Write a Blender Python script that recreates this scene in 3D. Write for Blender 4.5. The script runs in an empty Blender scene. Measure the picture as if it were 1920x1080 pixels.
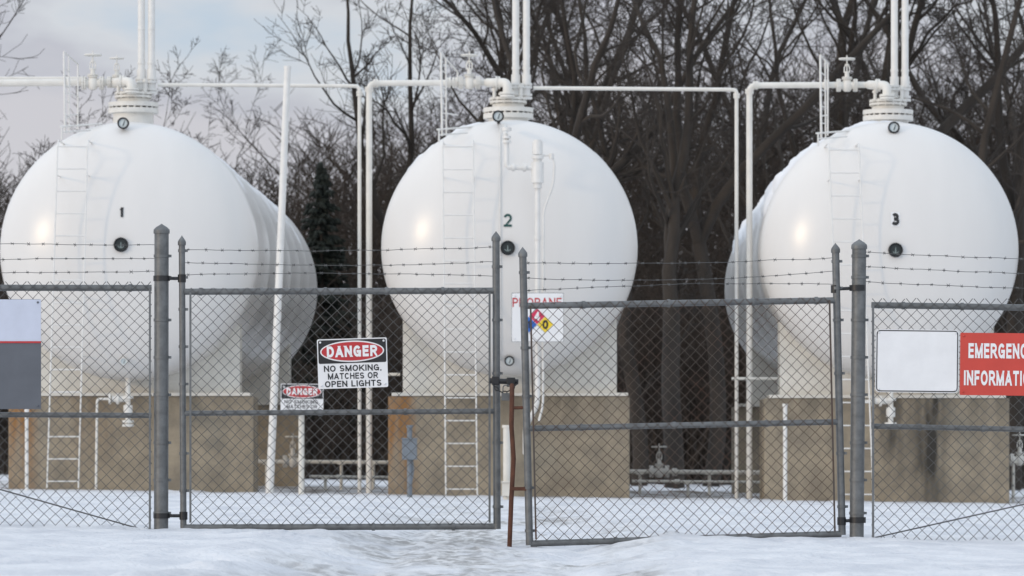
import bpy, math, random
import numpy as np
from mathutils import Vector, noise
random.seed(7); rng=np.random.default_rng(11)
F=8300.0; CX=960.0; HY=852.0; CH=.605; FD=34.0; TD=64.0
def at(x,y,D): return Vector(((x-CX)*D/F, D, CH-(y-HY)*D/F))
scene=bpy.context.scene; COL=scene.collection
# ---------------------------------------------------------------- materials
def nd(nt,t,**k):
    n=nt.nodes.new(t)
    for a,b in k.items(): setattr(n,a,b)
    return n
def mat(name,c,rough=.5,metal=0,var=.12,scale=6,bump=0,bscale=40,c2=None,thr=(.45,.7),stretch=(1,1,1)):
    m=bpy.data.materials.new(name); m.use_nodes=True; nt=m.node_tree; b=nt.nodes['Principled BSDF']
    tc=nd(nt,'ShaderNodeTexCoord'); mp=nd(nt,'ShaderNodeMapping'); mp.inputs['Scale'].default_value=stretch
    nt.links.new(tc.outputs['Object'],mp.inputs[0])
    n=nd(nt,'ShaderNodeTexNoise'); n.inputs['Scale'].default_value=scale; n.inputs['Detail'].default_value=6; n.inputs['Roughness'].default_value=.6
    nt.links.new(mp.outputs[0],n.inputs[0])
    r=nd(nt,'ShaderNodeValToRGB'); e=r.color_ramp.elements
    d=c2 if c2 else tuple(x*(1-var*2) for x in c)
    e[0].position=thr[0]; e[1].position=thr[1]
    if not c2: e[0].position=.3
    e[0].color=(*d,1) if not c2 else (*c,1); e[1].color=(*c,1) if not c2 else (*d,1)
    nt.links.new(n.outputs[0],r.inputs[0]); nt.links.new(r.outputs[0],b.inputs['Base Color'])
    b.inputs['Roughness'].default_value=rough; b.inputs['Metallic'].default_value=metal
    if bump:
        n2=nd(nt,'ShaderNodeTexNoise'); n2.inputs['Scale'].default_value=bscale; n2.inputs['Detail'].default_value=5
        nt.links.new(tc.outputs['Object'],n2.inputs[0])
        bp=nd(nt,'ShaderNodeBump'); bp.inputs['Strength'].default_value=bump; bp.inputs['Distance'].default_value=.02
        nt.links.new(n2.outputs[0],bp.inputs['Height']); nt.links.new(bp.outputs[0],b.inputs['Normal'])
    return m
M_tank=mat('tank_paint',(.73,.71,.68),.28,0,.028,.9,.02,2.5,stretch=(1.6,1,.3))
M_white=mat('white_paint',(.76,.745,.71),.4,0,.06,8)
M_cream=mat('cream_paint',(.72,.69,.62),.45,0,.08,5)
M_pipe=mat('pipe_paint',(.76,.735,.68),.45,0,.07,5)
M_galv=mat('galvanised_steel',(.18,.185,.185),.5,.35,.2,14,.15,60)
M_box=mat('blue_grey_paint',(.20,.23,.26),.5,.1,.15,10)
M_wire=mat('wire_steel',(.12,.12,.118),.55,.3,.2,5)
M_rwire=mat('rusty_wire',(.085,.07,.06),.7,.2,.2,4,c2=(.09,.046,.03))
M_rust=mat('rust',(.12,.045,.024),.85,0,.25,15,.3,80)
M_black=mat('black_paint',(.015,.015,.016),.45,0,.1,10)
M_signw=mat('sign_white',(.80,.80,.80),.4,0,.05,5)
M_signred=mat('sign_red',(.50,.03,.035),.4,0,.08,6)
M_emred=mat('sign_warm_red',(.58,.06,.04),.4,0,.06,6)
M_textw=mat('lettering_white',(.8,.8,.8),.45,0,.02,6)
M_grey=mat('sign_grey',(.11,.12,.14),.5,0,.08,6)
M_pale=mat('sign_pale',(.56,.60,.71),.5,0,.05,6)
M_teal=mat('teal_paint',(.01,.07,.06),.5,0,.1,10)
M_blue=mat('diamond_blue',(.02,.12,.45),.4,0,.05,6)
M_yel=mat('diamond_yellow',(.85,.62,.03),.4,0,.05,6)
M_pink=mat('diamond_red',(.60,.03,.09),.4,0,.05,6)
M_face=mat('dial_face',(.60,.66,.66),.3,0,.05,6)
M_mark=mat('dial_mark',(.22,.27,.26),.4,0,.05,6)
M_dark=mat('dark_dial',(.015,.022,.021),.3,0,.05,6)
M_bark=mat('bark',(.052,.041,.032),.9,0,.25,3,.5,20,stretch=(1,1,.3))
M_twig=mat('twig',(.052,.041,.033),.9,0,.25,2)
M_brush=mat('brush',(.060,.043,.031),.95,0,.3,.7)
M_spruce=mat('spruce_needles',(.016,.022,.015),.9,0,.3,4)
M_snowcap=mat('snow_crust',(.80,.80,.81),.7,0,.03,3,.3,20)
# ---------------------------------------------------------------- mesh building
class MB:
    def __init__(s): s.v=[]; s.f=[]; s.flat=set()
    def add(s,vs,fs,flat=False):
        o=len(s.v); s.v+= [Vector(v) for v in vs]
        for f in fs:
            if flat: s.flat.add(len(s.f))
            s.f.append([i+o for i in f])
    def tube(s,pts,r,n=8,caps=True):
        pts=[Vector(p) for p in pts]; m=len(pts)
        rs=r if isinstance(r,(list,tuple)) else [r]*m
        vs=[];fs=[];U=None
        for i,p in enumerate(pts):
            t=(pts[min(i+1,m-1)]-pts[max(i-1,0)]).normalized()
            if U is None: U=t.orthogonal().normalized()
            U=(U-t*U.dot(t)).normalized(); V=t.cross(U)
            for k in range(n):
                a=2*math.pi*k/n; vs.append(p+(U*math.cos(a)+V*math.sin(a))*rs[i])
        for i in range(m-1):
            for k in range(n):
                k2=(k+1)%n; fs.append([i*n+k,i*n+k2,(i+1)*n+k2,(i+1)*n+k])
        s.add(vs,fs)
        if caps:
            s.add(vs[:n],[list(range(n))[::-1]],True); s.add(vs[-n:],[list(range(n))],True)
    def lathe(s,o,ax,prof,n=32,caps=True):
        ax=Vector(ax).normalized(); U=ax.orthogonal().normalized(); V=ax.cross(U); o=Vector(o)
        vs=[];fs=[]
        for t,r in prof:
            for k in range(n):
                a=2*math.pi*k/n; vs.append(o+ax*t+(U*math.cos(a)+V*math.sin(a))*max(r,1e-4))
        for i in range(len(prof)-1):
            for k in range(n):
                k2=(k+1)%n; fs.append([i*n+k,i*n+k2,(i+1)*n+k2,(i+1)*n+k])
        s.add(vs,fs)
    def steps(s,o,ax,prof,n=24):
        ax=Vector(ax).normalized(); o=Vector(o)
        for t0,t1,r in prof: s.tube([o+ax*t0,o+ax*t1],r,n)
    def box(s,a,b):
        x0,y0,z0=a; x1,y1,z1=b
        vs=[(x0,y0,z0),(x1,y0,z0),(x1,y1,z0),(x0,y1,z0),(x0,y0,z1),(x1,y0,z1),(x1,y1,z1),(x0,y1,z1)]
        s.add(vs,[[0,3,2,1],[4,5,6,7],[0,1,5,4],[1,2,6,5],[2,3,7,6],[3,0,4,7]],True)
def newmesh(name,mb,origin=(0,0,0),mt=None):
    me=bpy.data.meshes.new(name); o=Vector(origin)
    me.from_pydata([tuple(v-o) for v in mb.v],[],mb.f); me.update()
    me.polygons.foreach_set('use_smooth',[i not in mb.flat for i in range(len(mb.f))])
    if mt: me.materials.append(mt)
    return me
def thing(name,label,cat,loc,group=None,mesh=None,kind=None):
    o=bpy.data.objects.new(name,mesh); COL.objects.link(o); o.location=loc
    if kind: o['kind']=kind
    if label: o['label']=label
    if cat: o['category']=cat
    if group: o['group']=group
    if mesh is None: o.empty_display_size=.1
    return o
def part(par,name,mb,mt,origin=None,bevel=0,label=None,up=None):
    org=Vector(origin) if origin is not None else par.location
    me=newmesh(name,mb,org,mt)
    o=bpy.data.objects.new(name,me); COL.objects.link(o); o.parent=up or par
    if bevel:
        b=o.modifiers.new('b','BEVEL'); b.width=bevel; b.segments=2
    if label: o['label']=label
    return o
def solo(name,label,cat,loc,mb,mt,bevel=0,group=None,kind=None):
    me=newmesh(name,mb,loc,mt); o=thing(name,label,cat,loc,group,me,kind)
    if bevel:
        b=o.modifiers.new('b','BEVEL'); b.width=bevel; b.segments=2
    return o
def fillet(pts,r,n=5):
    pts=[Vector(p) for p in pts]; out=[pts[0]]
    for i in range(1,len(pts)-1):
        a,b,c=pts[i-1],pts[i],pts[i+1]; d1=(a-b); d2=(c-b)
        rr=min(r,d1.length*.45,d2.length*.45); p=b+d1.normalized()*rr; q=b+d2.normalized()*rr
        for k in range(n+1):
            t=k/n; out.append(p*(1-t)**2+b*2*t*(1-t)+q*t*t)
    out.append(pts[-1]); return out
def px(n,D=TD): return n*D/F
def batch(P,R,n):
    K,m,_=P.shape
    T=np.empty_like(P); T[:,1:-1]=P[:,2:]-P[:,:-2]; T[:,0]=P[:,1]-P[:,0]; T[:,-1]=P[:,-1]-P[:,-2]
    T/=np.linalg.norm(T,axis=2,keepdims=True)+1e-9
    ref=np.array([.31,.94,.12]); U=np.cross(T,ref); U/=np.linalg.norm(U,axis=2,keepdims=True)+1e-9; V=np.cross(T,U)
    a=np.arange(n)*2*np.pi/n
    vs=P[:,:,None,:]+R[:,:,None,None]*(np.cos(a)[None,None,:,None]*U[:,:,None,:]+np.sin(a)[None,None,:,None]*V[:,:,None,:])
    vs=vs.reshape(-1,3)
    idx=np.arange(K*m*n).reshape(K,m,n); nx=np.roll(idx,-1,axis=2)
    fs=np.stack([idx[:,:-1],nx[:,:-1],nx[:,1:],idx[:,1:]],axis=-1).reshape(-1,4)
    return vs,fs
def npmesh(name,chunks,mt,smooth=True):
    vs=[];fs=[];o=0
    for v,f in chunks: vs.append(v);fs.append(f+o);o+=len(v)
    v=np.concatenate(vs);f=np.concatenate(fs)
    me=bpy.data.meshes.new(name); me.vertices.add(len(v)); me.vertices.foreach_set('co',v.astype(np.float32).ravel())
    me.loops.add(f.size); me.loops.foreach_set('vertex_index',f.ravel().astype(np.int32))
    me.polygons.add(len(f)); me.polygons.foreach_set('loop_start',(np.arange(len(f))*4).astype(np.int32))
    me.polygons.foreach_set('use_smooth',np.full(len(f),smooth))
    me.update(calc_edges=True); me.materials.append(mt); return me
# ------- block sans lettering: each glyph is one or more flat-cut strokes
def arc(cx,cy,rx,ry,a0,a1,n=14): return [(cx+rx*math.cos(math.radians(a0+(a1-a0)*k/n)),cy+ry*math.sin(math.radians(a0+(a1-a0)*k/n))) for k in range(n+1)]
V0=[(0,0),(0,1)]; V1=[(1,0),(1,1)]
GL={'A':(.80,[[(0,0),(.5,1)],[(1,0),(.5,1)],[(.2,.27),(.8,.27)]]),'C':(.76,[arc(.5,.5,.5,.5,38,322,20)]),
'D':(.74,[V0,[(0,1),(.42,1)]+arc(.42,.5,.58,.5,90,-90)[1:]+[(0,0)]]),'E':(.62,[V0,[(0,1),(1,1)],[(0,0),(1,0)],[(0,.52),(.92,.52)]]),
'F':(.60,[V0,[(0,1),(1,1)],[(0,.5),(.88,.5)]]),'G':(.80,[arc(.5,.5,.5,.5,38,318,20),[(.97,.0),(.97,.50)],[(1,.46),(.58,.46)]]),
'H':(.74,[V0,V1,[(0,.52),(1,.52)]]),'I':(.16,[[(.5,0),(.5,1)]]),'K':(.78,[V0,[(0,.30),(.92,1)],[(.32,.55),(1,0)]]),
'L':(.60,[V0,[(0,0),(1,0)]]),'M':(.92,[V0,V1,[(0,1),(.5,0)],[(1,1),(.5,0)]]),'N':(.76,[V0,V1,[(0,1),(1,0)]]),
'O':(.84,[arc(.5,.5,.5,.5,90,-270,28)]),'P':(.68,[V0,[(0,1),(.52,1)]+arc(.52,.73,.48,.27,90,-90)[1:]+[(0,.46)]]),
'R':(.76,[V0,[(0,1),(.50,1)]+arc(.50,.73,.45,.27,90,-90)[1:]+[(0,.46)],[(.5,.46),(1,0)]]),
'S':(.70,[arc(.5,.74,.48,.26,20,270,16)+arc(.5,.24,.5,.24,90,-160,16)[1:]]),'T':(.70,[[(0,1),(1,1)],[(.5,0),(.5,1)]]),
'Y':(.76,[[(.5,.40),(0,1)],[(.5,.40),(1,1)],[(.5,0),(.5,.46)]]),',':(.18,[[(.6,.06),(.25,-.2)]]),
'0':(.62,[arc(.5,.5,.5,.5,90,-270,28)]),'1':(.42,[[(.75,0),(.75,1)],[(.75,1),(0,.74)]]),'2':(.66,[arc(.5,.70,.5,.30,165,-35)+[(0,0)],[(0,0),(1,0)]]),
'3':(.70,[arc(.45,.75,.45,.25,150,-88),arc(.45,.26,.55,.27,88,-155)]),'4':(.70,[[(.74,0),(.74,1)],[(.70,1),(.02,.28)],[(0,.26),(1,.26)]])}
def textgeo(s,w,h,wt=.17,shear=0):
    gap=.12+wt*.2; tot=0; xs=[]
    for ch in s:
        ww=.34 if ch==' ' else GL[ch][0]+wt*.3; xs.append((ch,tot,ww)); tot+=ww+gap
    tot-=gap; V=[];Fc=[]
    for ch,x0,ww in xs:
        if ch==' ': continue
        for st in GL[ch][1]:
            P=[]
            for a,b in st:
                p=np.array([x0+wt/2+a*(ww-wt),wt/2+b*(1-wt)])
                if not P or np.linalg.norm(p-P[-1])>1e-3: P.append(p)
            closed=len(P)>2 and np.linalg.norm(P[0]-P[-1])<1e-3
            n=len(P); o=len(V)
            for i in range(n):
                a=P[i-1] if i>0 else (P[-2] if closed else None); c=P[i+1] if i<n-1 else (P[1] if closed else None)
                d1=(P[i]-a)/np.linalg.norm(P[i]-a) if a is not None else None
                d2=(c-P[i])/np.linalg.norm(c-P[i]) if c is not None else None
                e=0
                if d1 is None: d1=d2; e=-1
                if d2 is None: d2=d1; e=1
                n1=np.array([-d1[1],d1[0]]); n2=np.array([-d2[1],d2[0]]); m=n1+n2; ml=np.linalg.norm(m)
                m=m/ml if ml>.2 else n1
                l=min(1/max(.3,float(m@n1)),1.7)*wt/2
                A=P[i]+m*l; B=P[i]-m*l
                if e:
                    b=st[0][1] if i==0 else st[-1][1]
                    if abs(d1[1])>.35 and b in(0,1):      # cut flush with baseline / cap line
                        A=A+d1*((b-A[1])/d1[1]); B=B+d1*((b-B[1])/d1[1])
                    elif abs(d1[0])>.98: A=A+d1*e*wt/2; B=B+d1*e*wt/2
                V.append(A); V.append(B)
            for i in range(n-1): Fc.append([o+2*i+1,o+2*i+3,o+2*i+2,o+2*i])
    V=np.array(V); V[:,0]=np.clip(V[:,0],-.02,tot+.02)
    return (V[:,0]/tot-.5)*w,(V[:,1]-.5)*h,Fc
# ---------------------------------------------------------------- ground
def sg(v): return 1/(1+math.exp(max(-50,min(50,v))))
def gz(x,y):
    z=-.0145*max(min(x,30),-30)
    if y>95: z*=max(0,1-(y-95)/60)
    c=-.38+.25*math.sin((y-20)*.08); w=1.05+.2*noise.noise(Vector((0,y*.8,3)))
    d=abs(x-c); m=sg((d-w)*7); fade=sg((y-50)*.25)
    z-= .10*m*fade
    if y<34 and y>5: z+= .026*math.exp(-min(50,((d-w-.25)/.3)**2))*(.6+1.8*noise.noise(Vector((x*2.5,y*1.9,7))))
    for r in(-.62,.62): z-= .024*math.exp(-min(50,((x-c-r+.1*noise.noise(Vector((0,y*.5,r))))/.13)**2))*fade
    if 5<y<100:
        z+=.012*noise.noise(Vector((x*1.3,y*.5,1)))+.011*noise.noise(Vector((x*4,y*2.5,2)))
        k=.7+.9*m*fade
        z+=k*.009*noise.noise(Vector((x*9,y*3.5,4)))
        q=noise.noise(Vector((x*3.3,y*2.2,12)))
        if q>.25: z-=.09*(q-.25)
        q=noise.noise(Vector((x*2.1+9,y*1.3,22)))
        if q>.2: z+=.04*(q-.2)*abs(noise.noise(Vector((x*7,y*5,3))))*3
    return z,m*fade
xs=np.concatenate([-np.geomspace(900,9,22),np.linspace(-8.7,-5,22),np.arange(-4.95,5,.045),np.linspace(5.05,8.7,22),np.geomspace(9,900,22)])
ys=np.concatenate([np.linspace(-60,17,12),np.arange(18,42,.08),np.arange(42,75,.3),np.linspace(76,135,30),np.geomspace(140,1500,14)])
verts=[];ice=[];grav=[]
for y in ys:
    for x in xs:
        z,m=gz(float(x),float(y)); verts.append((x,y,z))
        n1=noise.noise(Vector((x*1.2,y*.35,5)))+.6*noise.noise(Vector((x*5,y*1.0,6))); ice.append(max(0,min(1,m*(.62+1.5*n1))))
        g=0
        if 63<y<80:
            g=max(0,min(1,(noise.noise(Vector((x*1.8,y*.9,9)))+.12)*3))*min(1,(y-63)/1.5)
        grav.append(g)
nx=len(xs); faces=[(j*nx+i,j*nx+i+1,(j+1)*nx+i+1,(j+1)*nx+i) for j in range(len(ys)-1) for i in range(nx-1)]
me=bpy.data.meshes.new('snow_ground'); me.from_pydata(verts,[],faces); me.update(); me.polygons.foreach_set('use_smooth',[True]*len(faces))
for nm,arr in(('ice',ice),('grav',grav)):
    a=me.attributes.new(nm,'FLOAT','POINT'); a.data.foreach_set('value',arr)
gm=bpy.data.materials.new('snow'); gm.use_nodes=True; nt=gm.node_tree; b=nt.nodes['Principled BSDF']; L=nt.links.new
tc=nd(nt,'ShaderNodeTexCoord'); a1=nd(nt,'ShaderNodeAttribute',attribute_name='ice'); a2=nd(nt,'ShaderNodeAttribute',attribute_name='grav')
mpp=nd(nt,'ShaderNodeMapping'); mpp.inputs['Scale'].default_value=(1,.35,1); L(tc.outputs['Object'],mpp.inputs[0])
n1=nd(nt,'ShaderNodeTexNoise'); n1.inputs['Scale'].default_value=2.2; n1.inputs['Detail'].default_value=8; L(mpp.outputs[0],n1.inputs[0])
r1=nd(nt,'ShaderNodeValToRGB'); r1.color_ramp.elements[0].position=.35; r1.color_ramp.elements[0].color=(.58,.59,.62,1); r1.color_ramp.elements[1].color=(.72,.722,.735,1); r1.color_ramp.elements[1].position=.6; L(n1.outputs[0],r1.inputs[0])
n2=nd(nt,'ShaderNodeTexNoise'); n2.inputs['Scale'].default_value=10; n2.inputs['Detail'].default_value=8; L(mpp.outputs[0],n2.inputs[0])
r2=nd(nt,'ShaderNodeValToRGB'); r2.color_ramp.elements[0].position=.42; r2.color_ramp.elements[0].color=(.31,.30,.29,1); r2.color_ramp.elements[1].color=(.64,.635,.63,1); r2.color_ramp.elements[1].position=.58; L(n2.outputs[0],r2.inputs[0])
mx=nd(nt,'ShaderNodeMix',data_type='RGBA'); L(a1.outputs['Fac'],mx.inputs[0]); L(r1.outputs[0],mx.inputs[6]); L(r2.outputs[0],mx.inputs[7])
mx2=nd(nt,'ShaderNodeMix',data_type='RGBA'); L(a2.outputs['Fac'],mx2.inputs[0]); L(mx.outputs[2],mx2.inputs[6]); mx2.inputs[7].default_value=(.20,.17,.14,1)
L(mx2.outputs[2],b.inputs['Base Color']); b.inputs['Roughness'].default_value=.65
bp=nd(nt,'ShaderNodeBump'); bp.inputs['Strength'].default_value=.85; bp.inputs['Distance'].default_value=.05
n3=nd(nt,'ShaderNodeTexNoise'); n3.inputs['Scale'].default_value=14; n3.inputs['Detail'].default_value=7; L(tc.outputs['Object'],n3.inputs[0]); L(n3.outputs[0],bp.inputs['Height']); L(bp.outputs[0],b.inputs['Normal'])
me.materials.append(gm)
g=bpy.data.objects.new('ground',me); COL.objects.link(g); g['kind']='structure'; g['label']='snow covered ground with icy driveway ruts'
# wooded bank behind
vs=[];fs=[]; hx=np.linspace(-60,60,90); hy=np.linspace(97,190,30)
for y in hy:
    for x in hx:
        t=min(1,(y-97)/32); z=-.15+5.6*t*t*(3-2*t)+ (.7*noise.noise(Vector((x*.25,y*.1,3)))+.35*noise.noise(Vector((x*.9,y*.3,5))))*t
        if x<-5: z-=1.2*t*min(1,(-5-x)/3)
        vs.append((x,y,z))
for j in range(29):
    for i in range(89): fs.append((j*90+i,j*90+i+1,(j+1)*90+i+1,(j+1)*90+i))
me=bpy.data.meshes.new('hill'); me.from_pydata(vs,[],fs); me.update(); me.polygons.foreach_set('use_smooth',[True]*len(fs))
me.materials.append(mat('leaf_litter',(.042,.031,.023),.95,0,.3,1.5,.8,6,c2=(.085,.062,.044)))
h=bpy.data.objects.new('hill',me); COL.objects.link(h); h['kind']='structure'; h['label']='dark brown wooded bank behind the tank yard'
# ---------------------------------------------------------------- undergrowth (stuff)
def hillz(x,y):
    t=np.clip((y-97)/32,0,1); return -.15+5.6*t*t*(3-2*t)-1.2*np.clip((-5-x)/3,0,1)*t
def stems(K,y0,y1,hmin,hmax,r0,xr,spread=.25,m=5):
    x=rng.uniform(-xr,xr,K); y=rng.uniform(y0,y1,K); z=hillz(x,y)
    H=rng.uniform(hmin,hmax,K)*np.where(x>1,1.25,np.where((x<-5.5)&(y>105),.85,1.0)); dx=rng.normal(0,spread,K); dy=rng.normal(0,spread,K)
    t=np.linspace(0,1,m)
    P=np.empty((K,m,3)); P[:,:,0]=x[:,None]+dx[:,None]*H[:,None]*t+rng.normal(0,.05,(K,m))*H[:,None]*t
    P[:,:,1]=y[:,None]+dy[:,None]*H[:,None]*t; P[:,:,2]=z[:,None]+H[:,None]*t
    R=r0*(1-.75*t)[None,:]*rng.uniform(.5,1.3,K)[:,None]
    return P,R,H
def twigs_on(P,H,per,l,r):
    K,m,_=P.shape; idx=np.repeat(np.arange(K),per); s=rng.uniform(.25,1,len(idx))*(m-1); i=np.minimum(s.astype(int),m-2); f=(s-i)[:,None]
    o=P[idx,i]*(1-f)+P[idx,i+1]*f; a=rng.uniform(0,2*np.pi,len(idx)); up=rng.uniform(.3,1.2,len(idx))
    d=np.stack([np.cos(a),np.sin(a),up],1); d/=np.linalg.norm(d,axis=1,keepdims=True)
    ln=(l*H[idx]*rng.uniform(.5,1.2,len(idx)))[:,None]
    Q=np.empty((len(idx),3,3)); Q[:,0]=o; Q[:,1]=o+d*ln*.5+rng.normal(0,.04,(len(idx),3))*ln; Q[:,2]=o+d*ln+rng.normal(0,.09,(len(idx),3))*ln+np.array([0,0,.1])*ln
    return Q,np.tile(np.array([r,r*.8,r*.5]),(len(idx),1))
ch=[]
P,R,H=stems(1700,96,108,1.2,4.2,.024,15); ch.append(batch(P,R,3)); Q,r=twigs_on(P,H,9,.3,.009); ch.append(batch(Q,r,3))
Q2,r2_=twigs_on(Q,np.repeat(H,9)*.5,2,.3,.007); ch.append(batch(Q2,r2_,3))
o=thing('undergrowth','tangle of bare brown shrubs along the wood edge','undergrowth',(0,0,0),None,npmesh('undergrowth',ch,M_brush),'stuff')
ch=[]
P,R,H=stems(2000,110,150,2,5.5,.045,19,.15); ch.append(batch(P,R,3)); Q,r=twigs_on(P,H,8,.33,.015); ch.append(batch(Q,r,3))
Q2,r2_=twigs_on(Q,np.repeat(H,8)*.5,2,.35,.012); ch.append(batch(Q2,r2_,3))
o=thing('distant_wood','far bare woodland that reads as one brown mass','wood',(0,0,0),None,npmesh('distant_wood',ch,M_brush),'stuff')
# ---------------------------------------------------------------- bare trees
def unit(v): return v/(np.linalg.norm(v)+1e-9)
def make_tree(seed,leaders,fork,r0=.2,lr=.68,nb=11,lean=.08):
    R=np.random.default_rng(seed); lv=[[] for _ in range(5)]
    MM=[8,13,9,5,4]
    def limb(p,d,l,r,k,up,wob):
        m=MM[k]; pts=[p]; st=l/(m-1); d=unit(d)
        for i in range(m-1):
            d=unit(d+R.normal(0,wob,3)+np.array([0,0,up])); pts.append(pts[-1]+d*st)
        t=np.linspace(0,1,m); tip=.8 if k==0 else .10
        rad=r*(1-(1-tip)*t**.85); lv[k].append((np.array(pts),np.maximum(rad,.006)))
        return np.array(pts),rad,d
    def side(pts,rad,k,count,l,s0=.2):
        for _ in range(count):
            s=R.uniform(s0,1)**.85*(len(pts)-1.01); i=int(s); f=s-i
            p=pts[i]*(1-f)+pts[i+1]*f; rr=rad[i]*(1-f)+rad[i+1]*f
            t=unit(pts[i+1]-pts[i]); a=unit(np.cross(t,R.normal(0,1,3)))
            ang=R.uniform(.45,1.15); d=t*math.cos(ang)+a*math.sin(ang)
            ll=l*R.uniform(.45,1.2)*(1-.45*s/len(pts))
            q,r2,_=limb(p,d,ll,max(min(rr*.55,.019*ll),.0065),k,.05,.16 if k<4 else .18)
            if k==2: side(q,r2,3,9,ll*.42)
            if k==3: side(q,r2,4,7,ll*.55,.1)
    pts,rad,d=limb(np.array([0,0,-.4]),np.array([R.normal(0,lean),R.normal(0,.08),1]),fork,r0,0,.03,.05)
    side(pts,rad,2,3,2.6,.45)
    a0=R.uniform(0,6.28)
    for i in range(leaders):
        a=a0+i*6.28/leaders+R.normal(0,.3); sp=R.uniform(.2,.55)
        q,r2,_=limb(pts[-1],np.array([math.cos(a)*sp,math.sin(a)*sp,1]),R.uniform(8,11),r0*lr*R.uniform(.8,1.1),1,.025,.13)
        side(q,r2,2,nb,4.0,.06)
    t=[batch(np.array([x for x,_ in lv[k]]),np.array([x for _,x in lv[k]]),n) for k,n in((0,9),(1,7),(2,5))]
    c=[batch(np.array([x for x,_ in lv[k]]),np.array([x for _,x in lv[k]]),n) for k,n in((3,4),(4,3))]
    return npmesh('trunk',t,M_bark),npmesh('crown',c,M_twig)
variants=[make_tree(101,3,4.6,.21),make_tree(102,2,3.6,.18),make_tree(103,3,5.8,.185),make_tree(314,2,3.8,.20),make_tree(105,2,6.5,.13,.7),make_tree(206,3,2.2,.11,.6,12)]
tl=[(1002,88,0,1.05),(1052,92,4,1.0),(872,96,1,1.0),(1196,90,1,1.0),(1268,86,3,1.05),(1325,91,2,1.0),(1478,98,5,1.1),(1645,92,2,1.1),(1790,88,1,1.1),(1895,93,3,1.1),(810,102,2,.95),(780,112,5,.85),
    (25,99,5,.92),(95,104,5,.66),(-90,94,4,.95),(930,108,4,1.1),(1120,110,4,1.15),(1400,106,4,1.1),(1540,108,4,1.1),(1720,110,4,1.1),(1850,112,5,1.15),(1960,104,0,1.1),(665,126,5,.40),(1600,121,4,1.2),(1160,104,2,1.0),
    (1430,103,1,1.0),(1290,112,5,1.1),(1560,99,1,1.05),(-20,100,5,.7)]
for i,(x,D,vi,s) in enumerate(tl):
    p=at(x,HY,D); z=float(hillz(np.array(p.x),np.array(D)))
    e=thing('bare_tree','tall bare winter tree with dark forking limbs','tree',(p.x,D,z),'bare trees behind the tanks')
    e.rotation_euler=(0,0,random.uniform(0,6.28)); e.scale=(s,s,s*random.uniform(.95,1.05))
    for nm,me in zip(('trunk','crown'),variants[vi]):
        c=bpy.data.objects.new(nm,me); COL.objects.link(c); c.parent=e
def spruce(x,D,H,rad,seed):
    R=np.random.default_rng(seed); P=[];Rr=[];B=[];Br=[]
    for k in range(46):
        t=k/45; z=1.5+(H-1.5)*t; L_=(rad*(1-t)**.85+.04)*(1+.25*math.sin(k*2.4))
        for j in range(int(9-3*t)):
            a=R.uniform(0,6.28); l=L_*R.uniform(.55,1.15); d=np.array([math.cos(a),math.sin(a),0])
            q=np.array([[0,0,z],[*(d[:2]*l*.5),z-.08*l],[*(d[:2]*l),z-.12*l+R.normal(0,.03)]]); B.append(q); Br.append([.02,.013,.006])
            for _ in range(int(16*l/rad)+8):
                s=R.uniform(.05,1); o=q[0]*(1-s)+q[2]*s; a2=a+R.choice([-1,1])*R.uniform(.3,1.2); ll=R.uniform(.07,.2)*(.5+l)
                e=o+np.array([math.cos(a2)*ll,math.sin(a2)*ll,-R.uniform(.02,.16)]); P.append([o,(o+e)/2-np.array([0,0,.01]),e]); Rr.append([.03,.045,.008])
    p=at(x,HY,D); z=float(hillz(np.array(p.x),np.array(D)))
    e=thing('spruce_tree','narrow dark green spruce among bare trees','tree',(p.x,D,z))
    mb=MB(); mb.tube([(0,0,-.3),(0,0,H*.6),(0,0,H)],[.1,.05,.01],7)
    o=bpy.data.objects.new('trunk',newmesh('trunk',mb,(0,0,0),M_bark)); COL.objects.link(o); o.parent=e
    o=bpy.data.objects.new('crown',npmesh('crown',[batch(np.array(P),np.array(Rr),4),batch(np.array(B),np.array(Br),4)],M_spruce)); COL.objects.link(o); o.parent=e
spruce(603,100,7.2,1.15,5)
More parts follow.
